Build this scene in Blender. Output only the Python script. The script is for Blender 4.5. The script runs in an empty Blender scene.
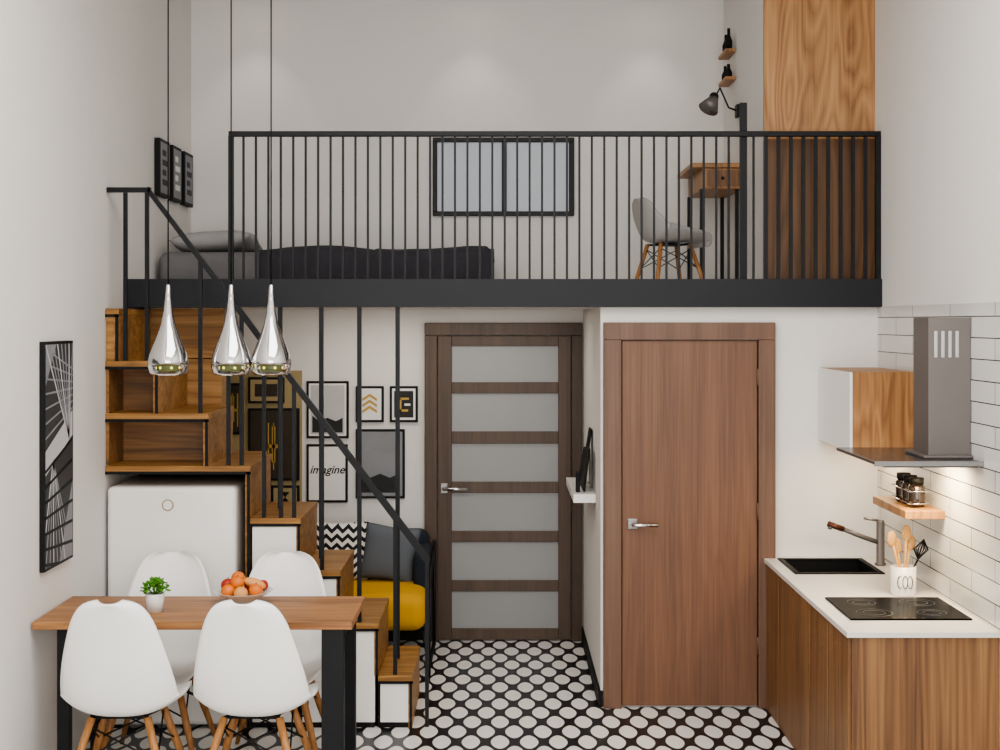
import bpy, bmesh, math, random
from mathutils import Vector, Matrix
random.seed(4)
scene=bpy.context.scene

# ------------------------------------------------------------ helpers
def srgb(h):
    h=h.lstrip('#'); c=[int(h[i:i+2],16)/255 for i in (0,2,4)]
    return tuple([(x/12.92 if x<=.04045 else ((x+.055)/1.055)**2.4) for x in c]+[1])
def newmat(name):
    m=bpy.data.materials.new(name); m.use_nodes=True
    nt=m.node_tree; b=nt.nodes['Principled BSDF']; return m,nt,b
def plain(name,col,rough=.5,metal=0,bump=0,bscale=60,emit=0,emcol=None,trans=0,coat=0,var=.04,spec=.5):
    m,nt,b=newmat(name); c=srgb(col)
    b.inputs['Roughness'].default_value=rough; b.inputs['Metallic'].default_value=metal; b.inputs['Specular IOR Level'].default_value=spec
    tc=nt.nodes.new('ShaderNodeTexCoord'); n=nt.nodes.new('ShaderNodeTexNoise')
    n.inputs['Scale'].default_value=bscale; n.inputs['Detail'].default_value=4
    nt.links.new(tc.outputs['Object'],n.inputs['Vector'])
    r=nt.nodes.new('ShaderNodeValToRGB')
    r.color_ramp.elements[0].color=tuple([x*(1-var) for x in c[:3]]+[1]); r.color_ramp.elements[1].color=tuple([min(1,x*(1+var)) for x in c[:3]]+[1])
    nt.links.new(n.outputs['Fac'],r.inputs['Fac']); nt.links.new(r.outputs['Color'],b.inputs['Base Color'])
    if bump:
        bp=nt.nodes.new('ShaderNodeBump'); bp.inputs['Strength'].default_value=bump; bp.inputs['Distance'].default_value=.01
        nt.links.new(n.outputs['Fac'],bp.inputs['Height']); nt.links.new(bp.outputs['Normal'],b.inputs['Normal'])
    if emit:
        b.inputs['Emission Color'].default_value=srgb(emcol or col); b.inputs['Emission Strength'].default_value=emit
    if trans: b.inputs['Transmission Weight'].default_value=trans
    if coat: b.inputs['Coat Weight'].default_value=coat
    return m
def mth(nt,op,a,b=None,c=None):
    n=nt.nodes.new('ShaderNodeMath'); n.operation=op
    for i,v in enumerate((a,b,c)):
        if v is None: continue
        if isinstance(v,(int,float)): n.inputs[i].default_value=v
        else: nt.links.new(v,n.inputs[i])
    return n.outputs[0]
def wood(name,dark,mid,light,axis='Z',rough=.45,figure=9,across=5,along=.45,contrast=1):
    m,nt,b=newmat(name); b.inputs['Roughness'].default_value=rough
    tc=nt.nodes.new('ShaderNodeTexCoord')
    def mapped(sc_a,sc_l):
        mp=nt.nodes.new('ShaderNodeMapping'); s=[sc_a]*3; s['XYZ'.index(axis)]=sc_l
        mp.inputs['Scale'].default_value=s; nt.links.new(tc.outputs['Object'],mp.inputs['Vector']); return mp
    n1=nt.nodes.new('ShaderNodeTexNoise'); n1.inputs['Scale'].default_value=1; n1.inputs['Detail'].default_value=2; n1.inputs['Distortion'].default_value=.3
    nt.links.new(mapped(across,along).outputs[0],n1.inputs['Vector'])
    f=mth(nt,'PINGPONG',mth(nt,'MULTIPLY',n1.outputs['Fac'],figure),.5)
    f=mth(nt,'MULTIPLY',f,2)
    n2=nt.nodes.new('ShaderNodeTexNoise'); n2.inputs['Scale'].default_value=1; n2.inputs['Detail'].default_value=5
    nt.links.new(mapped(80,1.6).outputs[0],n2.inputs['Vector'])
    n3=nt.nodes.new('ShaderNodeTexNoise'); n3.inputs['Scale'].default_value=1; n3.inputs['Detail'].default_value=3
    nt.links.new(mapped(12,.3).outputs[0],n3.inputs['Vector'])
    t=mth(nt,'ADD',mth(nt,'MULTIPLY',f,.22*contrast),mth(nt,'ADD',mth(nt,'MULTIPLY',n2.outputs['Fac'],.5),mth(nt,'MULTIPLY',n3.outputs['Fac'],.5)))
    r=nt.nodes.new('ShaderNodeValToRGB'); e=r.color_ramp.elements
    e[0].position=.38; e[0].color=srgb(dark); e[1].position=.85; e[1].color=srgb(light)
    k=e.new(.6); k.color=srgb(mid)
    nt.links.new(t,r.inputs['Fac']); nt.links.new(r.outputs['Color'],b.inputs['Base Color'])
    bp=nt.nodes.new('ShaderNodeBump'); bp.inputs['Strength'].default_value=.15; bp.inputs['Distance'].default_value=.002
    nt.links.new(n2.outputs['Fac'],bp.inputs['Height']); nt.links.new(bp.outputs['Normal'],b.inputs['Normal'])
    return m

class B:
    def __init__(s,name,loc=(0,0,0),rot=0):
        s.name=name; s.v=[]; s.f=[]; s.mi=[]; s.sm=[]; s.mats=[]; s.loc=loc; s.rot=rot
    def _m(s,m):
        if m not in s.mats: s.mats.append(m)
        return s.mats.index(m)
    def bm(s,bm,mat,smooth=False,M=None):
        bmesh.ops.recalc_face_normals(bm,faces=bm.faces)
        o=len(s.v); k=s._m(mat); bm.verts.index_update()
        for v in bm.verts: s.v.append(tuple((M@v.co) if M else v.co))
        for f in bm.faces: s.f.append([o+v.index for v in f.verts]); s.mi.append(k); s.sm.append(smooth)
        bm.free(); return s
    def box(s,x0,x1,y0,y1,z0,z1,mat,bev=0,seg=2,M=None):
        bm=bmesh.new(); bmesh.ops.create_cube(bm,size=1)
        for v in bm.verts: v.co=Vector(((x0+x1)/2+v.co.x*(x1-x0),(y0+y1)/2+v.co.y*(y1-y0),(z0+z1)/2+v.co.z*(z1-z0)))
        if bev: bmesh.ops.bevel(bm,geom=bm.edges[:],offset=bev,segments=seg,profile=.5,affect='EDGES')
        return s.bm(bm,mat,bool(bev and seg>2),M)
    def tube(s,pts,r,mat,n=10,smooth=True,caps=True):
        pts=[Vector(p) for p in pts]; rs=r if isinstance(r,(list,tuple)) else [r]*len(pts)
        bm=bmesh.new(); rings=[]
        t0=(pts[1]-pts[0]).normalized(); up=Vector((0,0,1)) if abs(t0.z)<.9 else Vector((1,0,0))
        a=t0.cross(up).normalized()
        for i,p in enumerate(pts):
            if i==0: t=t0
            elif i==len(pts)-1: t=(pts[i]-pts[i-1]).normalized()
            else: t=((pts[i]-pts[i-1]).normalized()+(pts[i+1]-pts[i]).normalized()).normalized()
            a=(a-t*a.dot(t)).normalized(); b=t.cross(a)
            rings.append([bm.verts.new(p+(a*math.cos(2*math.pi*j/n)+b*math.sin(2*math.pi*j/n))*rs[i]) for j in range(n)])
        for i in range(len(rings)-1):
            for j in range(n): bm.faces.new([rings[i][j],rings[i][(j+1)%n],rings[i+1][(j+1)%n],rings[i+1][j]])
        if caps: bm.faces.new(rings[0]); bm.faces.new(rings[-1])
        return s.bm(bm,mat,smooth)
    def lathe(s,c,prof,mat,n=40,smooth=True):
        bm=bmesh.new(); rings=[]
        for r,z in prof:
            r=max(r,.0004)
            rings.append([bm.verts.new((c[0]+r*math.cos(2*math.pi*j/n),c[1]+r*math.sin(2*math.pi*j/n),c[2]+z)) for j in range(n)])
        for i in range(len(rings)-1):
            for j in range(n): bm.faces.new([rings[i][j],rings[i][(j+1)%n],rings[i+1][(j+1)%n],rings[i+1][j]])
        return s.bm(bm,mat,smooth)
    def sph(s,c,r,mat,sc=(1,1,1),n=20,M=None):
        bm=bmesh.new(); bmesh.ops.create_uvsphere(bm,u_segments=n,v_segments=n//2,radius=r)
        T=Matrix.Translation(c)@(M or Matrix())@Matrix.Diagonal((*sc,1))
        return s.bm(bm,mat,True,T)
    def prism(s,pts,d,mat):
        bm=bmesh.new(); d=Vector(d); a=[bm.verts.new(p) for p in pts]; b=[bm.verts.new(Vector(p)+d) for p in pts]; n=len(pts)
        bm.faces.new(a); bm.faces.new(b)
        for i in range(n): bm.faces.new([a[i],a[(i+1)%n],b[(i+1)%n],b[i]])
        return s.bm(bm,mat)
    def pillow(s,c,w,h,t,mat,M=None,n=22):
        bm=bmesh.new(); g=[{},{}]
        for sd in (0,1):
            for i in range(n+1):
                for j in range(n+1):
                    u=-1+2*i/n; v=-1+2*j/n
                    if sd and (i in(0,n) or j in(0,n)): g[1][i,j]=g[0][i,j]; continue
                    k=((1-u**4)*(1-v**4))**.55
                    pin=1-.07*(1-abs(u*v))*(max(abs(u),abs(v))**3)
                    g[sd][i,j]=bm.verts.new((u*w/2*pin,(1 if sd else -1)*t/2*k,v*h/2*pin))
            for i in range(n):
                for j in range(n): bm.faces.new([g[sd][i,j],g[sd][i+1,j],g[sd][i+1,j+1],g[sd][i,j+1]])
        return s.bm(bm,mat,True,Matrix.Translation(c)@(M or Matrix()))
    def done(s):
        me=bpy.data.meshes.new(s.name); me.from_pydata(s.v,[],s.f); me.update()
        for m in s.mats: me.materials.append(m)
        me.polygons.foreach_set('material_index',s.mi); me.polygons.foreach_set('use_smooth',s.sm); me.update()
        ob=bpy.data.objects.new(s.name,me); scene.collection.objects.link(ob)
        ob.location=s.loc; ob.rotation_euler=(0,0,s.rot); return ob
def RX(a): return Matrix.Rotation(math.radians(a),4,'X')
def RY(a): return Matrix.Rotation(math.radians(a),4,'Y')
def RZ(a): return Matrix.Rotation(math.radians(a),4,'Z')
def cr(pts,t):
    n=len(pts)-1; x=t*n; i=min(int(x),n-1); f=x-i
    p=[pts[max(0,min(n,i+k))] for k in(-1,0,1,2)]
    return [.5*(2*b+(c-a)*f+(2*a-5*b+4*c-d)*f*f+(3*b-a-3*c+d)*f**3) for a,b,c,d in zip(*p)]

# ------------------------------------------------------------ materials
wall_m=plain('plaster_wall','#e1deda',.85,bump=.08,bscale=25,var=.015)
ceil_m=plain('ceiling_paint','#e1deda',.9,var=.01)
black=plain('black_steel','#141518',.45,var=.05,spec=.3)
fascia=plain('fascia_charcoal','#222328',.5,var=.06,bscale=8,spec=.3)
blackm=plain('matte_black','#0e0e0e',.6,spec=.3)
white=plain('white_lacquer','#ebe9e6',.35,coat=.2,var=.01)
shellw=plain('white_shell','#f8f7f5',.4,var=.01)
shellg=plain('pale_shell','#a9a7a4',.5,var=.02)
steel=plain('brushed_steel','#8c8a88',.35,metal=.9,var=.08,bscale=30)
steeld=plain('hood_steel','#736d6a',.45,metal=.45,var=.06,bscale=6)
chrome=plain('chrome','#d8d8da',.08,metal=1,var=.01)
copper=plain('spout_bronze','#5f3a2b',.35,metal=.6)
glassblack=plain('ceramic_glass','#040405',.22,spec=.02)
hoodglass=plain('hood_glass','#4a4847',.2,spec=.4)
quartz=plain('quartz_worktop','#dcd8d3',.3,var=.03,bscale=120)
frost=plain('frosted_glass','#8f8f8f',.35,var=.03,bscale=3)
winglass=plain('window_frosted','#9fa5ac',.3,var=.05,bscale=2,emit=.18,emcol='#aeb4bc')
yellow=plain('mustard_fabric','#c8961e',.85,bump=.2,bscale=250)
navy=plain('navy_fabric','#1a232e',.9,bump=.2,bscale=250)
greyf=plain('slate_fabric','#5b6066',.9,bump=.2,bscale=250)
bedding=plain('grey_bedding','#6f6d6e',.95,bump=.5,bscale=9,var=.12)
throw=plain('charcoal_throw','#36353a',.95,bump=.7,bscale=11,var=.3)
pillm=plain('grey_pillow','#9b9998',.95,bump=.3,bscale=12,var=.05)
khaki=plain('khaki_patch','#a3916a',.8,var=.06,bscale=5)
paper=plain('art_paper','#e6e4e0',.7,var=.01)
artdk=plain('art_dark','#1e1d1c',.6,var=.3,bscale=12)
artbr=plain('art_brown','#33291a',.6,var=.4,bscale=14)
gold=plain('art_gold','#b99645',.5)
artgrey=plain('art_grey','#84868a',.6,var=.2,bscale=6)
artlt=plain('art_light_grey','#bcbcbc',.6,var=.1,bscale=6)
green=plain('leaf_green','#4c861d',.55,var=.3,bscale=80)
potm=plain('pot_white','#dcdbd8',.5)
soil=plain('soil','#2c2018',.95)
ceram=plain('ceramic_white','#e8e5e0',.3)
orange=plain('fruit_orange','#d9772a',.45,var=.15,bscale=40)
red=plain('fruit_red','#a8321c',.4,var=.35,bscale=30)
peach=plain('fruit_peach','#d89a5e',.5,var=.2,bscale=30)
utw=plain('utensil_wood','#c79a5e',.6,var=.1)
jar=plain('jar_glass_dark','#2a211b',.12,coat=.5)
bulb=plain('bulb_glow','#fff2b0',.5,emit=3,emcol='#ffe680')
spotg=plain('spot_glow','#ffffff',.5,emit=15,emcol='#fff3e0')
lampglint=plain('lamp_glint_olive','#77801f',.25,emit=.15,emcol='#a5b81c')  # faintly glowing olive insert, stands in for yellow-green glints in the glass
clearg=plain('smoked_lamp_glass','#cfd2cf',.04,trans=1,var=.01)

W_top=wood('walnut_table','#6a4529','#99693f','#b78757','X',figure=8,across=7,along=.6)
W_stair=wood('oak_stair','#69491e','#966a34','#b58a54','X',figure=8,across=6,along=.6)
W_drawer=wood('cubby_wood','#573a1e','#7f582f','#9a7040','X',figure=8,across=6,along=.6)
W_closet=wood('closet_veneer','#7d5633','#9f744a','#b58a5c','Z',figure=14,across=4,along=.7,contrast=1.2)
W_closet_shade=wood('closet_shade_veneer','#472f1b','#654629','#7a583a','Z',figure=9,across=5,along=.5)  # closet veneer again, shade behind the railing put into the colour
W_kit=wood('kitchen_veneer','#553a25','#7a5636','#977049','Z',figure=8,across=7,along=.3)
W_cab=wood('wall_cabinet_veneer','#7b5533','#a07347','#b98d5e','Z',figure=10,across=7,along=.8)
W_door=wood('door_brown','#614230','#75523b','#846149','Z',figure=8,across=10,along=.7,contrast=.3)
W_frame2=wood('door_frame_brown','#5b4233','#705342','#7f6250','Z',figure=4,across=10,along=.6,contrast=.3)
W_door1=wood('entry_door_brown','#413124','#544132','#644f3d','Z',figure=4,across=10,along=.6,contrast=.3)
W_leg=wood('chair_leg_beech','#8a5c31','#ad7a49','#c99b68','Z',figure=3,across=20,along=2,contrast=.3)

chev,nt,b=newmat('chevron_fabric'); b.inputs['Roughness'].default_value=.9
tc=nt.nodes.new('ShaderNodeTexCoord'); sx=nt.nodes.new('ShaderNodeSeparateXYZ'); nt.links.new(tc.outputs['Object'],sx.inputs[0])
tri=mth(nt,'PINGPONG',sx.outputs[0],.035)
q=mth(nt,'PINGPONG',mth(nt,'ADD',sx.outputs[2],mth(nt,'MULTIPLY',tri,.9)),.028)
q=mth(nt,'GREATER_THAN',q,.014)
mx=nt.nodes.new('ShaderNodeMix'); mx.data_type='RGBA'; nt.links.new(q,mx.inputs[0]); mx.inputs[6].default_value=srgb('#16181c'); mx.inputs[7].default_value=srgb('#dcd9d4')
nt.links.new(mx.outputs[2],b.inputs['Base Color'])

# floor : staggered leaf / ogee petals, curved outlines
flo,nt,b=newmat('patterned_floor_tile'); b.inputs['Roughness'].default_value=.3
tc=nt.nodes.new('ShaderNodeTexCoord'); sx=nt.nodes.new('ShaderNodeSeparateXYZ'); nt.links.new(tc.outputs['Object'],sx.inputs[0])
u=mth(nt,'DIVIDE',sx.outputs[0],.150)
v=mth(nt,'DIVIDE',sx.outputs[1],.36)
cu_=mth(nt,'COSINE',mth(nt,'MULTIPLY',u,2*math.pi)); cv_=mth(nt,'COSINE',mth(nt,'MULTIPLY',v,2*math.pi))
# product of cosines : rounded petals centred on a staggered lattice, outline swelling at the crossings
prod=mth(nt,'MULTIPLY',cu_,cv_)
lobes=mth(nt,'ADD',mth(nt,'ABSOLUTE',mth(nt,'ADD',cu_,cv_)),mth(nt,'MULTIPLY',prod,.25))
dA=lobes
w=mth(nt,'GREATER_THAN',dA,.50)
mx=nt.nodes.new('ShaderNodeMix'); mx.data_type='RGBA'; nt.links.new(w,mx.inputs[0]); mx.inputs[6].default_value=srgb('#121317'); mx.inputs[7].default_value=srgb('#e8e6e2')
nt.links.new(mx.outputs[2],b.inputs['Base Color'])

til,nt,b=newmat('subway_tile'); b.inputs['Roughness'].default_value=.18
tc=nt.nodes.new('ShaderNodeTexCoord'); sx=nt.nodes.new('ShaderNodeSeparateXYZ'); nt.links.new(tc.outputs['Object'],sx.inputs[0])
cx=nt.nodes.new('ShaderNodeCombineXYZ'); nt.links.new(sx.outputs[1],cx.inputs[0]); nt.links.new(sx.outputs[2],cx.inputs[1])
br=nt.nodes.new('ShaderNodeTexBrick'); nt.links.new(cx.outputs[0],br.inputs['Vector'])
br.inputs['Scale'].default_value=1; br.inputs['Brick Width'].default_value=.6; br.inputs['Row Height'].default_value=.095
br.inputs['Mortar Size'].default_value=.0026; br.inputs['Mortar Smooth'].default_value=.1; br.offset=.5
br.inputs['Color1'].default_value=srgb('#dcdad6'); br.inputs['Color2'].default_value=srgb('#d2d0cc'); br.inputs['Mortar'].default_value=srgb('#3a3634')
nt.links.new(br.outputs['Color'],b.inputs['Base Color'])
bp=nt.nodes.new('ShaderNodeBump'); bp.inputs['Distance'].default_value=.003; bp.invert=True; nt.links.new(br.outputs['Fac'],bp.inputs['Height']); nt.links.new(bp.outputs['Normal'],b.inputs['Normal'])

# ------------------------------------------------------------ room shell
XL,XR=-2.1,2.13; YB=9.52; YM=7.865; ZC=4.36; YF=-1.5
G=.003
B('floor').box(XL-.1,XR+.1,YF,YB+.1,-.1,0,flo).done()
B('ceiling').box(XL-.1,XR+.1,YF,YB+.1,ZC,ZC+.1,ceil_m).done()
B('wall_left').box(XL-.1,XL,YF,YB,0,ZC,wall_m).done()
B('wall_right').box(XR,XR+.1,YF,YB,0,ZC,wall_m).done()
B('wall_back').box(XL-.1,XR+.1,YB,YB+.1,0,ZC,wall_m).done()
bx=B('wall_bathroom'); bx.box(.565,XR,YM,YM+.1,0,2.245,wall_m).box(.565,.665,YM+.1,YB,0,2.245,wall_m).done()
bb=B('baseboard_bathroom'); bb.box(.551,.565,YM,YB,0,.09,blackm).box(.551,.577,YM-.014,YM,0,.09,blackm).done()
B('baseboard_back').box(-1.3,-.515,YB-.014,YB,0,.09,blackm).done()
B('mezzanine_floor').box(XL,XR,YM,YB,2.245,2.28,wall_m).done()
B('trim_mezzanine_beam').box(XL,XR,YM-.065,YM,2.243,2.40,fascia).done()
cl=B('closet')
cl.box(1.52,XR,7.98,YB,2.28,ZC,wall_m)
cl.box(1.50,XR,7.95,7.98,3.2,ZC,W_closet)
cl.box(1.50,XR,7.955,7.98,2.28,3.2,W_closet_shade)
cl.done()

wn=B('window_1'); x0,x1,z0,z1=-.456,.503,2.88,3.41
wn.box(x0+.02,x1-.02,YB-.01,YB,z0+.02,z1-.02,winglass)
for a,b_,c,d_ in ((x0,x1,z1-.03,z1),(x0,x1,z0,z0+.03),(x0,x0+.03,z0+.03,z1-.03),(x1-.035,x1,z0+.03,z1-.03),(.012,.045,z0+.03,z1-.03)):
    wn.box(a,b_,YB-.04,YB,c,d_,black,.003)
wn.done()

# ------------------------------------------------------------ doors
d=B('door_1'); P=147.0
X=lambda p:(p-500)/P
Z=lambda p:2.16-(p-322)/P
fx0,fx1=X(425),X(582)-.003
for a,b_,c,e in ((fx0,fx0+.085,0,2.07),(fx1-.07,fx1,0,2.07),(fx0,fx1,2.07,2.155)): d.box(a,b_,YB-.06,YB,c,e,W_door1,.004)
lx0,lx1=fx0+.085,fx1-.07
gx0,gx1=X(452),X(558)
d.box(lx0+.004,gx0,YB-.045,YB-.005,.01,2.065,W_door1,.003); d.box(gx1,lx1-.004,YB-.045,YB-.005,.01,2.065,W_door1,.003)
gl=[(346,382),(393,431),(443,481),(492,530),(541,579),(590,627)]
prev=2.065
for a,b_ in gl:
    d.box(gx0,gx1,YB-.045,YB-.005,Z(a),prev,W_door1,.003); prev=Z(b_)
    d.box(gx0,gx1,YB-.03,YB-.01,Z(b_),Z(a),frost)
d.box(gx0,gx1,YB-.045,YB-.005,.01,prev,W_door1,.003)
d.box(X(441),X(448),YB-.052,YB-.045,1.0,1.07,steel,.003); d.tube([(X(444),YB-.045,1.035),(X(444),YB-.1,1.035),(X(468),YB-.1,1.035)],.011,chrome)
d.done()

d=B('door_2'); y=YM
fx0,fx1,ft=.579,1.539,2.158
for a,b_,c,e in ((fx0,fx0+.1,0,2.06),(fx1-.095,fx1,0,2.06),(fx0,fx1,2.06,ft)): d.box(a,b_,y-.05,y,c,e,W_frame2,.004)
d.box(fx0+.104,fx1-.099,y-.03,y-.002,.012,2.056,W_door,.003)
for hz in (.35,1.1,1.85): d.tube([(fx1-.098,y-.042,hz-.05),(fx1-.098,y-.042,hz+.05)],.006,W_frame2)
hx=(632-500)/178; hz=2.16-(523-322)/178
d.box(hx-.028,hx+.028,y-.04,y-.03,hz-.03,hz+.03,steel,.004)
d.tube([(hx,y-.035,hz),(hx,y-.085,hz),(hx+.02,y-.09,hz),(hx+.14,y-.09,hz)],.011,chrome)
d.done()

# ------------------------------------------------------------ mezzanine railing
r=B('mezzanine_railing'); yr=YM-.03; xa,xb=-1.505,2.115
r.box(xa-.012,xb+.012,yr-.02,yr+.02,3.198,3.226,black,.003)
r.box(xa-.014,xa+.014,yr-.014,yr+.014,2.40,3.2,black)
r.box(xb-.014,xb+.014,yr-.014,yr+.014,2.40,3.2,black)
n=52
for i in range(1,n):
    x=xa+(xb-xa)*i/n; h=.006 if x<1.44 else .010; r.box(x-h,x+h,yr-.006,yr+.006,2.40,3.2,black)
r.box(1.345,1.385,yr+.01,yr+.035,2.40,3.39,black,.003)
r.done()

# ------------------------------------------------------------ staircase
Y0,Y1=7.447,8.14
ex=[-.468,-.649,-.851,-1.064,-1.33,-1.553,-1.819,-2.03]; R=.279; XS=XL+G
st=B('staircase')
for k in range(4):
    xr=ex[k]; xl=ex[k+1]; zt=R*(k+1)
    st.box(xl,xr-.02,Y0+.01,Y1,0,zt-.035,blackm)
    st.box(xl+.012,xr-.016,Y0,Y0+.012,.03,zt-.045,white,.003)
    st.box(xr-.02,xr,Y0-.004,Y1,zt-R,zt-.035,W_stair)
    st.box(xl,xr+.004,Y0-.006,Y1,zt-.035,zt,W_stair,.003)
    st.box(xl,xr+.006,Y0-.012,Y0-.005,zt-.04,zt-.028,blackm)
    st.box(xr-.012,xr,Y0-.012,Y0-.003,zt-R,zt-.03,blackm)
def shell(xr,zt,zb):
    st.box(xr-.025,xr,Y0,Y1,zb,zt-.035,W_stair)
    st.box(XS,xr+.004,Y0-.006,Y1,zt-.035,zt,W_stair,.003)
    st.box(XS,xr+.006,Y0-.012,Y0-.005,zt-.045,zt-.030,blackm)
    st.box(xr-.014,xr,Y0-.012,Y0,zb,zt-.03,blackm)
shell(-1.33,5*R,0); shell(-1.553,6*R,5*R); shell(-1.819,7*R,6*R); shell(-2.03,8*R,7*R)
st.box(XS,-1.33,Y1-.02,Y1,0,5*R-.035,blackm)
st.box(XS,-1.578,Y1-.40,Y1-.38,5*R,6*R-.035,W_drawer)
st.box(XS,-1.844,Y1-.40,Y1-.38,6*R,7*R-.035,W_drawer)
st.box(XS,XS+.015,Y0+.005,Y1-.40,5*R,6*R-.035,W_drawer); st.box(XS,XS+.015,Y0+.005,Y1-.40,6*R,7*R-.035,W_drawer)
st.box(XS,-2.055,Y0+.005,Y1,7*R,8*R-.036,W_stair)
st.done()
sc=B('under_mezzanine_cupboard')
sc.box(XS,-1.61,Y1+.005,8.42,1.95,2.238,W_stair,.003); sc.box(XS,-1.62,Y1+.01,8.42,1.66,1.945,W_stair,.003)
sc.box(XS,-1.38,Y1+.005,8.30,1.12,1.395,W_stair,.003); sc.box(XS,-1.38,Y1+.01,8.30,0,1.115,W_drawer,.003); sc.box(XS,-1.65,Y1+.01,8.30,1.395,1.66,W_drawer,.003)
sc.done()

sr=B('stair_railing'); ys=Y0+.03
def bar(x,z0,z1,y=ys,h=.01): sr.box(x-h,x+h,y-h,y+h,z0,z1,black)
hz=lambda x:2.862-(x+1.878)*1.3208
sr.box(XS,-1.865,ys-.015,ys+.015,2.852,2.878,black)
A=(-1.878,ys,2.865); E=(-.388,ys,.894)
sr.prism([(A[0],ys-.015,A[2]+.018),(A[0],ys-.015,A[2]-.02),(E[0]-.01,ys-.015,E[2]-.02),(E[0]+.012,ys-.015,E[2]-.012),(E[0]+.012,ys-.015,E[2]+.012)],(0,.03,0),black)
bar(-2.0,7*R,2.85); bar(-1.885,7*R,2.87)
for x,k in ((-1.60,6),(-1.45,5),(-1.38,5),(-1.26,4),(-1.17,4),(-1.10,4),(-.95,3),(-.75,2),(-.56,1)):
    bar(x,R*k,hz(x))
bar(-.39,0,.9)
for x,k in ((-1.23,4),(-1.0,3),(-.787,2),(-.573,1)): bar(x,R*k,2.243,YM-.03,.012)
sr.done()

fr=B('mini_fridge'); fr.box(-2.085,-1.40,Y0-.03,Y0+.55,.02,1.285,white,.03,5)
ring=[(-1.76+.028*math.cos(a*math.pi/12),Y0-.031,1.19+.028*math.sin(a*math.pi/12)) for a in range(25)]
fr.tube(ring,.0035,khaki,6,caps=False)
for x in (-2.04,-1.45): fr.box(x-.02,x+.02,Y0,Y0+.04,0,.03,blackm)
fr.done()

# ------------------------------------------------------------ dining table
t=B('dining_table'); ty0,ty1=6.25,6.846
t.box(-2.09,-.66,ty0,ty1,.785,.82,W_top,.004)
for a,b_ in ((-1.985,-1.93),(-.80,-.70)):
    for c in (ty0+.02,ty1-.07): t.box(a,b_,c,c+.05,0,.785,black,.003)
    t.box(a,b_,ty0+.05,ty1-.05,.745,.785,black)
t.box(-1.93,-.80,ty0+.2,ty0+.23,.75,.785,black); t.box(-1.93,-.80,ty1-.23,ty1-.2,.75,.785,black)
t.done()

# ------------------------------------------------------------ shell chairs
def chair_mesh(name,mat,loc,rot,S=1.15,low=False):
    c=B(name,loc,rot)
    prof=[(.225,.36,.13),(.215,.39,.19),(.17,.405,.215),(.08,.40,.226),(-.02,.388,.231),(-.11,.386,.233),(-.172,.410,.232),(-.205,.48,.226),(-.23,.575,.208),(-.25,.68,.180),(-.27,.77,.148),(-.283,.822,.108),(-.29,.84,.045)]
    if low: prof=[(.225,.395,.15),(.215,.425,.2),(.17,.44,.225),(.08,.437,.235),(-.02,.428,.24),(-.11,.43,.24),(-.17,.455,.235),(-.205,.52,.225),(-.225,.58,.21),(-.24,.64,.18),(-.25,.69,.15),(-.257,.72,.10),(-.26,.735,.05)]
    hl=.415 if low else .375
    nu,nv=18,40; bm=bmesh.new(); g=[]; g2=[]
    for j in range(nv+1):
        t=j/nv; y,z,w=cr(prof,t); row=[]; row2=[]
        ta,tb_=max(0,t-.01),min(1,t+.01)
        y2,z2,_=cr(prof,tb_); y1,z1,_=cr(prof,ta)
        tv=Vector((0,y2-y1,z2-z1)).normalized(); nrm=Vector((0,tv.z,-tv.y))
        mid=math.exp(-((t-.5)/.22)**2)
        cup=.03+.05*mid+(.05*math.exp(-((t-.38)/.25)**2) if low else 0)
        if t<.12: cup*= t/.12*.7+.3
        for i in range(nu+1):
            u=-1+2*i/nu
            p_=Vector((u*w*(1-.04*abs(u)**4*mid),y,z))+nrm*cup*abs(u)**2.6
            row.append(bm.verts.new(p_)); row2.append(bm.verts.new(p_-nrm*.009))
        g.append(row); g2.append(row2)
    for j in range(nv):
        for i in range(nu):
            bm.faces.new([g[j][i],g[j][i+1],g[j+1][i+1],g[j+1][i]]); bm.faces.new([g2[j][i],g2[j+1][i],g2[j+1][i+1],g2[j][i+1]])
        for e in (0,nu): bm.faces.new([g[j][e],g[j+1][e],g2[j+1][e],g2[j][e]])
    for i in range(nu):
        for e in (0,nv): bm.faces.new([g[e][i],g[e][i+1],g2[e][i+1],g2[e][i]])
    c.bm(bm,mat,True)
    feet={}
    for sx_ in(-1,1):
        for sy_,fy in((.11,.215),(-.12,-.215)):
            a=(sx_*.105,sy_,hl); f=(sx_*.215,fy,.0); feet[sx_,sy_]=(Vector(a),Vector(f))
            c.tube([a,tuple(Vector(a).lerp(Vector(f),.5)),f],[.015,.0155,.009],W_leg,12)
            c.tube([(sx_*.08,sy_*.7,hl+.0),a,tuple(Vector(a).lerp(Vector(f),.25))],.006,blackm,8)
    L=lambda k,t:tuple(feet[k][0].lerp(feet[k][1],t))
    ks=[(-1,.11),(1,.11),(1,-.12),(-1,-.12)]
    for i in range(4):
        a,b_=ks[i],ks[(i+1)%4]
        c.tube([L(a,.08),L(b_,.42)],.0035,blackm,6); c.tube([L(b_,.08),L(a,.42)],.0035,blackm,6)
    c.box(-.1,.1,-.11,.1,hl-.01,hl+.003,blackm,.003)
    c.v=[(x*S,y*S,z*S) for x,y,z in c.v]
    return c.done()
chair_mesh('dining_chair',shellw,(-1.665,6.26,0),math.radians(1))
chair_mesh('dining_chair',shellw,(-1.08,6.26,0),math.radians(-2))
chair_mesh('dining_chair',shellw,(-1.69,6.92,0),math.pi)
chair_mesh('dining_chair',shellw,(-1.10,6.92,0),math.pi)
chair_mesh('desk_chair',shellg,(1.04,8.6,2.28),math.radians(-70),.86,True)

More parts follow.
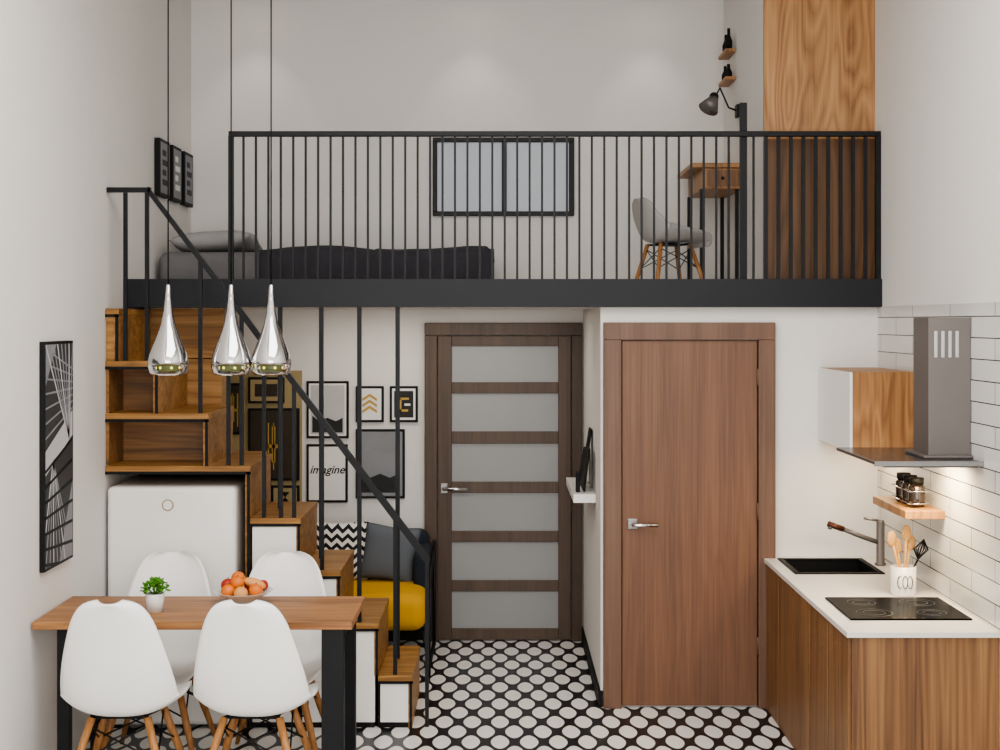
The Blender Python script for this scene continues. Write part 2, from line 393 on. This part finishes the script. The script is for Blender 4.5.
# ------------------------------------------------------------ pendant lamps
for px in (168,231,271):
    x=(px-500)/203; y=6.9; zb=1.90
    l=B('pendant_lamp',(x,y,0))
    l.lathe((0,0,zb),[(.006,.445),(.010,.44),(.014,.38),(.022,.31),(.036,.245),(.055,.19),(.076,.14),(.091,.10),(.0985,.065),(.0985,.052),(.0965,.052),(.09,.095),(.06,.17)],chrome,48)
    l.lathe((0,0,zb),[(.0985,.052),(.097,.035),(.090,.01),(.082,0),(.079,.002),(.087,.012),(.094,.035),(.0965,.052)],clearg,48)
    l.tube([(0,0,zb+.44),(0,0,ZC-.02)],.0035,blackm,8)
    l.lathe((0,0,ZC-.03),[(.0,0),(.045,0),(.045,.029),(0,.029)],blackm,24)
    l.lathe((0,0,zb+.018),[(.0,.05),(.045,.045),(.055,.03),(.055,.01),(.045,.0),(.0,.0)],lampglint,24)
    l.tube([(0,0,zb+.06),(0,0,zb+.3)],.01,chrome)
    for a in range(6): l.sph((.055*math.cos(a*1.047),.055*math.sin(a*1.047),zb+.036),.007,bulb,n=10)
    l.done()

# ------------------------------------------------------------ table objects
p=B('potted_plant',((155-500)/216,6.48,.82))
p.lathe((0,0,0),[(.0,0),(.036,0),(.044,.085),(.04,.085),(.038,.07),(0,.07)],potm,24)
p.lathe((0,0,.072),[(0,.001),(.038,0)],soil,16)
for i in range(150):
    a=random.uniform(0,6.283); e=random.uniform(.1,1.5); rr=random.uniform(.035,.065)
    c=Vector((math.cos(a)*math.cos(e)*rr,math.sin(a)*math.cos(e)*rr,.09+math.sin(e)*rr*1.05))
    p.sph(c,.012,green,(1,.55,.3),8,RZ(math.degrees(a))@RY(random.uniform(-70,40)))
    if i%5==0: p.tube([(0,0,.07),tuple(c)],.0015,green,5)
p.done()
bo=B('fruit_bowl',((243-500)/210,6.67,.82))
bo.lathe((0,0,0),[(0,0),(.045,0),(.05,.008),(.085,.03),(.13,.055),(.142,.062),(.132,.06),(.08,.032),(.0,.014)],ceram,40)
for i,(x,y,z,m) in enumerate([(-.065,-.03,.065,orange),(.0,-.06,.06,peach),(.065,-.03,.067,orange),(.03,.04,.07,red),(-.05,.045,.07,peach),(-.025,-.01,.10,orange),(-.075,.01,.085,red),(-.03,.03,.115,orange)]):
    bo.sph((x,y,z),.034,m,(1,1,.92),16); bo.tube([(x,y,z+.026),(x+.003,y,z+.038)],.002,soil,5)
bo.sph((.055,0,.095),.03,peach,(1.9,.9,.8),16,RY(18)); bo.sph((.09,.03,.08),.026,red,(1,1,1),16)
bo.done()

# ------------------------------------------------------------ framed pictures
def pic(name,x0,x1,z0,z1,mat_in,bg=paper,frm=blackm,border=.016,margin=.02,extra=None,y=YB):
    q=B(name); q.box(x0,x1,y-.02,y-.002,z0,z1,frm,.002)
    q.box(x0+border,x1-border,y-.0215,y-.02,z0+border,z1-border,bg)
    if mat_in:
        m=border+margin; q.box(x0+m,x1-m,y-.0225,y-.0215,z0+m,z1-m,mat_in)
    if extra: extra(q,y-.023)
    return q.done()
kp=B('khaki_patch'); kp.box(-1.89,-1.345,YB-.012,YB-.001,.88,1.83,khaki,.002).done()  # thin khaki layer over the wall behind the left-hand pictures
def PX(a,b_,c,d_): return (a-500)/147,(b_-500)/147,2.16-(d_-322)/147,2.16-(c-322)/147
yb=YB-.012
def bottle(x0,x1,z0,z1):
    def f(q,y):
        cx_=(x0+x1)/2; h=z1-z0
        q.box(cx_-.012,cx_+.012,y-.001,y,z0+h*.25,z0+h*.75,gold); q.box(cx_-.04,cx_+.04,y-.001,y,z0+h*.45,z0+h*.5,gold)
        for k in (-.035,0,.035): q.box(cx_+k-.004,cx_+k+.004,y-.001,y,z0+h*.15,z0+h*.8,gold)
    return f
a=PX(224,243,383,434); pic('framed_picture',*a,artbr,artbr,margin=.01,extra=bottle(*a),y=yb)
a=PX(249,300,408,480); pic('framed_picture',*a,artbr,artbr,margin=.01,extra=bottle(*a),y=yb)
a=PX(249,285,377,403); pic('framed_picture',*a,artbr,khaki,margin=.03,y=yb)
def hourg(q,y):
    x,z=(286-500)/147,2.16-(496.5-322)/147
    q.prism([(x-.03,y,z+.035),(x+.03,y,z+.035),(x,y,z)],(0,-.001,0),blackm); q.prism([(x-.03,y,z-.035),(x+.03,y,z-.035),(x,y,z)],(0,-.001,0),blackm)
pic('framed_picture',*PX(272,300,485,509),None,khaki,extra=hourg,y=yb)
def city(x0,x1,z0,z1):
    def f(q,y):
        h=z1-z0; w=x1-x0
        q.prism([(x0+.04,y,z0+.04),(x1-.04,y,z0+.04),(x1-.04,y,z0+h*.36),(x0+w*.7,y,z0+h*.30),(x0+w*.5,y,z0+h*.36),(x0+w*.3,y,z0+h*.30),(x0+.04,y,z0+h*.40)],(0,-.001,0),artdk)
    return f
a=PX(307,349,381,438); pic('framed_picture',*a,artlt,paper,margin=.012,extra=city(*a))
def chevs(q,y):
    x=(370-500)/147; z=2.16-(404-322)/147
    for k in(-.04,0,.04): q.prism([(x-.05,y,z+k-.02),(x,y,z+k+.012),(x+.05,y,z+k-.02),(x+.05,y,z+k-.002),(x,y,z+k+.032),(x-.05,y,z+k-.002)],(0,-.001,0),gold)
pic('framed_picture',*PX(356,384,386,422),None,extra=chevs)
def camp(q,y):
    x=(404-500)/147; z=2.16-(404-322)/147
    q.box(x-.065,x+.065,y-.001,y,z-.09,z+.09,artdk)
    q.box(x-.035,x+.035,y-.002,y,z+.03,z+.045,gold); q.box(x-.03,x+.03,y-.002,y,z-.05,z-.035,gold); q.box(x-.03,x-.015,y-.002,y,z-.05,z+.04,gold); q.box(x+.005,x+.045,y-.002,y,z-.01,z+.005,paper)
pic('framed_picture',*PX(390,418,386,422),None,extra=camp)
a=PX(356,405,429,498); pic('framed_picture',*a,artgrey,artgrey,margin=.004,extra=city(*a))
a=PX(307,348,444,502); ob=pic('framed_picture',*a,None)
cu=bpy.data.curves.new('lettering','FONT'); cu.body='imagine'; cu.size=.078; cu.align_x='CENTER'; cu.shear=.3; cu.offset=.001
tx=bpy.data.objects.new('lettering',cu); scene.collection.objects.link(tx); cu.materials.append(blackm)
tx.location=((a[0]+a[1])/2,YB-.0225,(a[2]+a[3])/2-.0); tx.rotation_euler=(math.pi/2,0,0); tx.parent=ob

# large black and white architecture photograph on the left wall
q=B('wall_art'); ay0,ay1,az0,az1=1400/219.5,1400/205.7,1.017,2.07
q.box(XL+.001,XL+.025,ay0,ay1,az0,az1,blackm,.002)
def clip(poly):
    for ax,lim,sg in ((0,ay0+.014,1),(0,ay1-.014,-1),(1,az0+.014,1),(1,az1-.014,-1)):
        out=[]
        for i in range(len(poly)):
            a,b_=poly[i],poly[(i+1)%len(poly)]; da=(a[ax]-lim)*sg; db=(b_[ax]-lim)*sg
            if da>=0: out.append(a)
            if (da>=0)!=(db>=0):
                f=da/(da-db); out.append((a[0]+(b_[0]-a[0])*f,a[1]+(b_[1]-a[1])*f))
        poly=out
        if len(poly)<3: return None
    return poly
def patch(poly,mat,h):
    poly=clip(poly)
    if poly: q.prism([(XL+.025,a,b_) for a,b_ in poly],(h,0,0),mat)
def line(a,b_,w,mat,h):
    dx,dy=b_[0]-a[0],b_[1]-a[1]; l=math.hypot(dx,dy); nx_,ny_=-dy/l*w/2,dx/l*w/2
    patch([(a[0]+nx_,a[1]+ny_),(b_[0]+nx_,b_[1]+ny_),(b_[0]-nx_,b_[1]-ny_),(a[0]-nx_,a[1]-ny_)],mat,h)
gdark=plain('art_charcoal','#39393a',.6,var=.3,bscale=8)
patch([(ay0,az0),(ay1,az0),(ay1,az1),(ay0,az1)],gdark,.0005)
patch([(ay0,1.45),(ay1,1.62),(ay1,1.74),(ay0,1.56)],artlt,.001)
patch([(ay0+.2,1.0),(ay1,1.0),(ay1,1.42)],artgrey,.001)
patch([(ay0,1.85),(ay0+.18,2.07),(ay0,2.07)],artgrey,.001)
for i in range(7): line((ay0,1.62+i*.07),(ay1,1.75+i*.03),.009,artgrey,.0015)
for i in range(8): line((ay0+i*.06,2.07),(ay0+.36,1.60),.010,artlt if i%3==0 else artgrey,.0018)
for i in range(9): line((ay0-.05+i*.06,1.0),(ay0+.12,1.52),.008,artlt if i%3==0 else artgrey,.0018)
for i in range(7): line((ay0,1.05+i*.07),(ay1,1.0+i*.10),.014,blackm,.0022)
q.done()
for i,(a,b_) in enumerate(((8.50,8.76),(8.84,9.08),(9.17,9.42))):
    q=B('framed_picture'); q.box(XL+.001,XL+.035,a,b_,2.93,3.28,blackm,.002); q.box(XL+.035,XL+.037,a+.02,b_-.02,2.95,3.26,artgrey)
    for k in range(4): q.box(XL+.037,XL+.039,a+.06,b_-.06-(.05 if k%2 else 0),3.0+k*.06,3.035+k*.06,artdk if i!=1 else paper)
    q.done()

# ------------------------------------------------------------ sofa and pillows
s=B('sofa'); sx0,sx1=-1.75,-.45
s.box(sx0,sx1,8.5,9.3,.27,.50,yellow,.085,6)
s.box(sx0+.02,sx1-.02,9.22,9.44,.36,.78,navy,.07,6)
s.box(sx1-.10,sx1+.0,8.85,9.40,.45,.70,navy,.045,5)
s.tube([(sx1-.02,8.56,.27),(sx1+.015,8.55,.08),(sx1+.015,8.55,0)],.012,black); s.tube([(sx1+.01,8.55,.02),(sx1+.01,9.35,.02)],.012,black); s.tube([(sx1+.01,9.35,0),(sx1+.012,9.38,.7)],.012,black)
s.tube([(sx1+.015,8.55,.06),(sx1+.02,8.7,.6),(sx1+.012,9.35,.68)],.01,black)
for x in (sx0+.1,sx1-.35): 
    for y in (8.58,9.3): s.tube([(x,y,.3),(x,y,0)],.015,black)
s.done()
B('throw_pillow').pillow((-1.05,9.06,.68),.44,.38,.13,chev,RX(-14)).done()
B('throw_pillow').pillow((-.71,9.02,.67),.36,.36,.14,greyf,RX(-14)@RY(8)).done()

# ------------------------------------------------------------ bed
bd=B('bed'); bx0,bx1=-2.07,-.05
bd.box(bx0,bx1,8.5,9.45,2.28,2.40,blackm,.01)
bd.box(bx0,bx1,8.45,9.46,2.38,2.585,bedding,.06,5)
bm=bmesh.new(); nx,ny=90,26; g=[]
for i in range(nx+1):
    row=[]
    for j in range(ny+1):
        u=i/nx; v=j/ny; x=-1.45+u*1.415
        a=v*1.35
        if a<.22: y=8.425-.006*math.sin(x*9); z=2.37+a*1.05; drop=0
        else: y=8.43+(a-.22)*.88; z=2.605
        z+=.010*math.sin(x*7+y*4)+.006*math.sin(x*17+y*9)*math.sin(y*13)+(.01*math.sin(x*5+1) if u<.5 else .004)
        if u>.97 and a>.22: z-=(u-.97)*1.5
        y+=.008*math.sin(x*14)
        row.append(bm.verts.new((x,y,z)))
    g.append(row)
for i in range(nx):
    for j in range(ny): bm.faces.new([g[i][j],g[i+1][j],g[i+1][j+1],g[i][j+1]])
bmesh.ops.recalc_face_normals(bm,faces=bm.faces); bmesh.ops.solidify(bm,geom=bm.faces[:],thickness=.02)
bd.bm(bm,throw,True)
bd.done()
B('bed_pillow').pillow((-1.78,8.75,2.65),.50,.38,.12,pillm,RX(82)@RZ(4)).done()
B('bed_pillow').pillow((-1.80,9.18,2.66),.48,.40,.13,pillm,RX(76)).done()

# ------------------------------------------------------------ desk corner
dk=B('writing_desk'); dz=2.28
dk.box(1.19,1.515,8.7,9.4,3.12,3.15,W_cab,.003); dk.box(1.26,1.515,8.72,9.38,2.99,3.12,W_cab,.003)
dk.box(1.29,1.49,8.712,8.72,3.005,3.105,W_kit); dk.sph((1.385,8.705,3.055),.01,black)
for x in (1.26,1.48):
    for y in (8.75,9.33): dk.box(x-.011,x+.011,y-.011,y+.011,dz,2.99,black)
dk.done()
wl=B('wall_lamp'); wl.tube([(1.515,8.9,3.50),(1.45,8.88,3.52),(1.39,8.85,3.64),(1.345,8.8,3.56)],.006,black)
wl.box(1.498,1.518,8.86,8.94,3.46,3.54,black,.004)
bm=bmesh.new(); bmesh.ops.create_cone(bm,cap_ends=True,segments=24,radius1=.065,radius2=.028,depth=.09)
wl.bm(bm,steeld,True,Matrix.Translation((1.325,8.78,3.53))@RY(30)@RX(-20)); wl.sph((1.345,8.8,3.575),.03,black)
wl.done()
ws=B('wall_shelf')
for z in (3.72,3.90): ws.box(1.45,1.518,9.0,9.3,z,z+.02,W_cab)
ws.done()
bk=B('decorative_bottles')
for y,z,h in ((9.07,3.74,.09),(9.2,3.74,.1),(9.06,3.92,.14),(9.17,3.92,.12)): bk.lathe((1.48,y,z),[(0,0),(.022,0),(.024,h*.4),(.01,h*.7),(.01,h),(0,h)],blackm,16)
bk.done()

# ------------------------------------------------------------ entry key shelf
B('floating_shelf').box(.43,.563,8.2,9.1,1.10,1.15,white,.003).done()
tb=B('tablet_set')
for y,h,t in ((8.30,.26,7),(8.5,.36,9),(8.72,.22,10)):
    tb.box(-.012,.0,0,.17,0,h,blackm,.004,M=Matrix.Translation((.505,y,1.152))@RY(t))
tb.box(.45,.475,8.3,8.34,1.15,1.27,blackm,.004); tb.done()

# ------------------------------------------------------------ kitchen
kx=1.485; ky0,ky1=5.96,YM-.005; kz=.84; XK=XR-G
k=B('kitchen_counter')
k.box(kx+.02,XK,ky0+.02,ky1,.0,kz-.19,W_kit)
k.box(kx+.015,XK,ky0+.004,ky0+.02,0,kz-.025,W_kit,.002)
nd=5
for i in range(nd):
    a=ky0+.02+(ky1-ky0-.02)*i/nd; b_=ky0+.02+(ky1-ky0-.02)*(i+1)/nd
    k.box(kx+.002,kx+.02,a+.003,b_-.003,.0,kz-.03,W_kit,.002)
sy0,sy1,sxa,sxb=7.34,7.78,1.56,2.0
zt0,zt1=kz-.022,kz
k.box(kx-.01,XK,ky0-.01,sy0,zt0,zt1,quartz); k.box(kx-.01,XK,sy1,ky1,zt0,zt1,quartz)
k.box(kx-.01,sxa,sy0,sy1,zt0,zt1,quartz); k.box(sxb,XK,sy0,sy1,zt0,zt1,quartz)
k.done()
sk=B('kitchen_sink')
sk.box(sxa-.015,sxb+.015,sy0-.015,sy0+.015,kz,kz+.006,blackm); sk.box(sxa-.015,sxb+.015,sy1-.015,sy1+.015,kz,kz+.006,blackm)
sk.box(sxa-.015,sxa+.012,sy0,sy1,kz,kz+.006,blackm); sk.box(sxb-.012,sxb+.015,sy0,sy1,kz,kz+.006,blackm)
sk.box(sxa,sxa+.006,sy0,sy1,kz-.18,kz,blackm); sk.box(sxb-.006,sxb,sy0,sy1,kz-.18,kz,blackm); sk.box(sxa,sxb,sy1-.006,sy1,kz-.18,kz,blackm); sk.box(sxa,sxb,sy0,sy0+.006,kz-.18,kz,blackm); sk.box(sxa,sxb,sy0,sy1,kz-.185,kz-.18,blackm)
sk.done()
fc=B('kitchen_faucet'); fx,fy=2.065,7.60
fc.lathe((fx,fy,kz),[(0,0),(.03,0),(.03,.01),(.022,.015),(.022,.235),(.018,.245),(0,.245)],steeld,24)
fc.tube([(fx,fy,kz+.12),(fx-.1,fy,kz+.155),(fx-.2,fy,kz+.195)],.013,steeld,14); fc.tube([(fx-.2,fy,kz+.195),(fx-.285,fy,kz+.225)],.016,copper,14)
fc.tube([(fx-.27,fy,kz+.22),(fx-.275,fy,kz+.195)],.012,steel,12)
fc.tube([(fx,fy,kz+.24),(fx-.09,fy,kz+.255)],.007,steel,10)
fc.done()
hb=B('induction_hob'); hb.box(1.55,2.09,6.19,6.68,kz,kz+.008,glassblack,.002)
ringm=plain('hob_marking','#5a5a5c',.4)
for x,y,r_ in ((1.69,6.32,.08),(1.69,6.55,.065),(1.95,6.32,.065),(1.95,6.55,.08)):
    for rr in (r_,r_*.6):
        hb.tube([(x+rr*math.cos(a*math.pi/16),y+rr*math.sin(a*math.pi/16),kz+.0082) for a in range(33)],.0010,ringm,6,caps=False)
for i in range(4): hb.box(1.75+i*.04,1.76+i*.04,6.2,6.206,kz+.008,kz+.0086,ringm)
hb.done()
B('tile_backsplash').box(XR-.008,XR-.001,3.5,YM-.001,kz+.001,2.245,til).done()
wc=B('wall_cabinet'); wc.box(1.80,XR-.009,7.143,YM-.005,1.497,1.905,W_cab,.002); wc.box(1.785,1.80,7.145,YM-.005,1.499,1.903,white,.002); wc.done()
sh=B('wooden_shelf'); sh.box(1.93,XR-.009,6.67,7.25,1.22,1.26,W_cab,.003).done()
jr=B('spice_jar_set')
for y in (6.82,6.93,7.04):
    jr.lathe((2.03,y,1.262),[(0,0),(.037,0),(.04,.01),(.04,.095),(.03,.11),(0,.11)],jar,20); jr.lathe((2.03,y,1.372),[(0,0),(.034,0),(.034,.03),(0,.03)],blackm,20)
for z in (1.28,1.34): jr.tube([(1.98,6.77,z),(1.98,7.09,z),(2.08,7.09,z),(2.08,6.77,z),(1.98,6.77,z)],.003,chrome,6)
jr.done()
ut=B('utensil_holder'); c=(1.952,6.775,kz)
ut.lathe(c,[(0,0),(.055,0),(.06,.01),(.06,.14),(.055,.14),(.055,.02),(0,.02)],ceram,32)
for a in (-2.1,-1.7,-1.3):
    cxx,cyy=c[0]+.0605*math.cos(a),c[1]+.0605*math.sin(a)
    ut.tube([(cxx+.012*math.cos(t_*math.pi/6),cyy,kz+.07+.03*math.sin(t_*math.pi/6)) for t_ in range(13)],.0022,artdk,5,caps=False)
for dx,dy,h,kx_ in ((-.05,.0,.30,0),(-.02,.02,.26,0),(.01,-.01,.33,0),(.035,.02,.28,0)):
    ut.tube([(c[0],c[1],kz+.03),(c[0]+dx,c[1]+dy,kz+h-.06)],.006,utw,8); ut.sph((c[0]+dx*1.15,c[1]+dy,kz+h-.03),.04,utw,(.6,.25,1),14)
ut.tube([(c[0],c[1],kz+.03),(c[0]+.07,c[1],kz+.17)],.005,blackm,8)
for k_ in range(8):
    a=k_*math.pi/8; ut.tube([(c[0]+.07,c[1],kz+.17),(c[0]+.085+.035*math.cos(a),c[1]+.035*math.sin(a),kz+.22),(c[0]+.10,c[1],kz+.27),(c[0]+.085-.035*math.cos(a),c[1]-.035*math.sin(a),kz+.22),(c[0]+.07,c[1],kz+.17)],.0022,blackm,5)
ut.done()
hd=B('range_hood')
hd.box(1.93,XR-.009,6.306,6.54,1.545,2.18,steeld,.003)
hd.box(1.90,XR-.009,6.27,6.58,1.546,1.562,steeld,.006)
hd.box(1.70,XR-.009,6.20,6.80,1.515,1.53,blackm,.003)
hd.box(1.647,XR-.009,6.14,6.86,1.53,1.546,hoodglass,.004); hd.box(1.643,XR-.009,6.135,6.142,1.527,1.549,steel)
for i in range(4): hd.box(1.955+i*.032,1.97+i*.032,6.302,6.307,2.0,2.12,artlt,.004,3)
hd.done()

for x in (-1.65,-.17,1.0):
    dl=B('ceiling_spotlight'); dl.lathe((x,9.25,ZC-.02),[(0,.005),(.035,.005),(.045,0),(.05,.02)],white,24); dl.lathe((x,9.25,ZC-.018),[(0,0),(.034,0)],spotg,20); dl.done()

# ------------------------------------------------------------ lights
def area(name,loc,rot,sx_,sy_,power,col=(1,1,1)):
    l=bpy.data.lights.new(name,'AREA'); l.shape='RECTANGLE'; l.size=sx_; l.size_y=sy_; l.energy=power; l.color=col
    o=bpy.data.objects.new(name,l); scene.collection.objects.link(o); o.location=loc; o.rotation_euler=[math.radians(a) for a in rot]; return o
area('front_fill',(0,-1.2,2.3),(90,0,0),4,3.6,215,(1,.985,.97))  # added unseen fill behind the camera, no window modelled there
area('overhead_fill',(0,4.0,4.3),(0,0,0),3.0,3.6,155,(1,.975,.95))  # added overhead fill out of view, not a fixture
area('under_mezzanine_fill',(-.5,8.9,2.235),(0,0,0),1.5,.5,8,(1,.93,.83))  # added fill under the soffit, brightens the lower door area
area('hood_light',(1.95,6.5,1.505),(0,0,0),.25,.3,11,(1,.78,.48))
area('shelf_light',(2.0,7.5,1.49),(0,0,0),.12,.4,2.5,(1,.78,.48))
def spot(name,loc,tgt,power,ang,col=(1,.95,.88)):
    l=bpy.data.lights.new(name,'SPOT'); l.energy=power; l.spot_size=math.radians(ang); l.spot_blend=.7; l.color=col; l.shadow_soft_size=.04
    o=bpy.data.objects.new(name,l); scene.collection.objects.link(o); o.location=loc; o.rotation_euler=(Vector(tgt)-Vector(loc)).to_track_quat('-Z','Y').to_euler()
for x in (-1.65,-.17,1.0): spot('spot_light',(x,9.25,ZC-.03),(x,9.35,2.3),6,80)
w=bpy.data.worlds.new('World'); scene.world=w; w.use_nodes=True
w.node_tree.nodes['Background'].inputs[0].default_value=(1,.99,.98,1); w.node_tree.nodes['Background'].inputs[1].default_value=.5

cd=bpy.data.cameras.new('Camera'); cd.sensor_width=36; cd.lens=50.4; cd.shift_y=-.053; cd.clip_start=.05
co=bpy.data.objects.new('Camera',cd); scene.collection.objects.link(co); co.location=(0,0,2.16); co.rotation_euler=(math.pi/2,0,0)
scene.camera=co
scene.view_settings.view_transform='AgX'
try: scene.view_settings.look='AgX - Medium High Contrast'
except Exception: pass
scene.view_settings.exposure=0
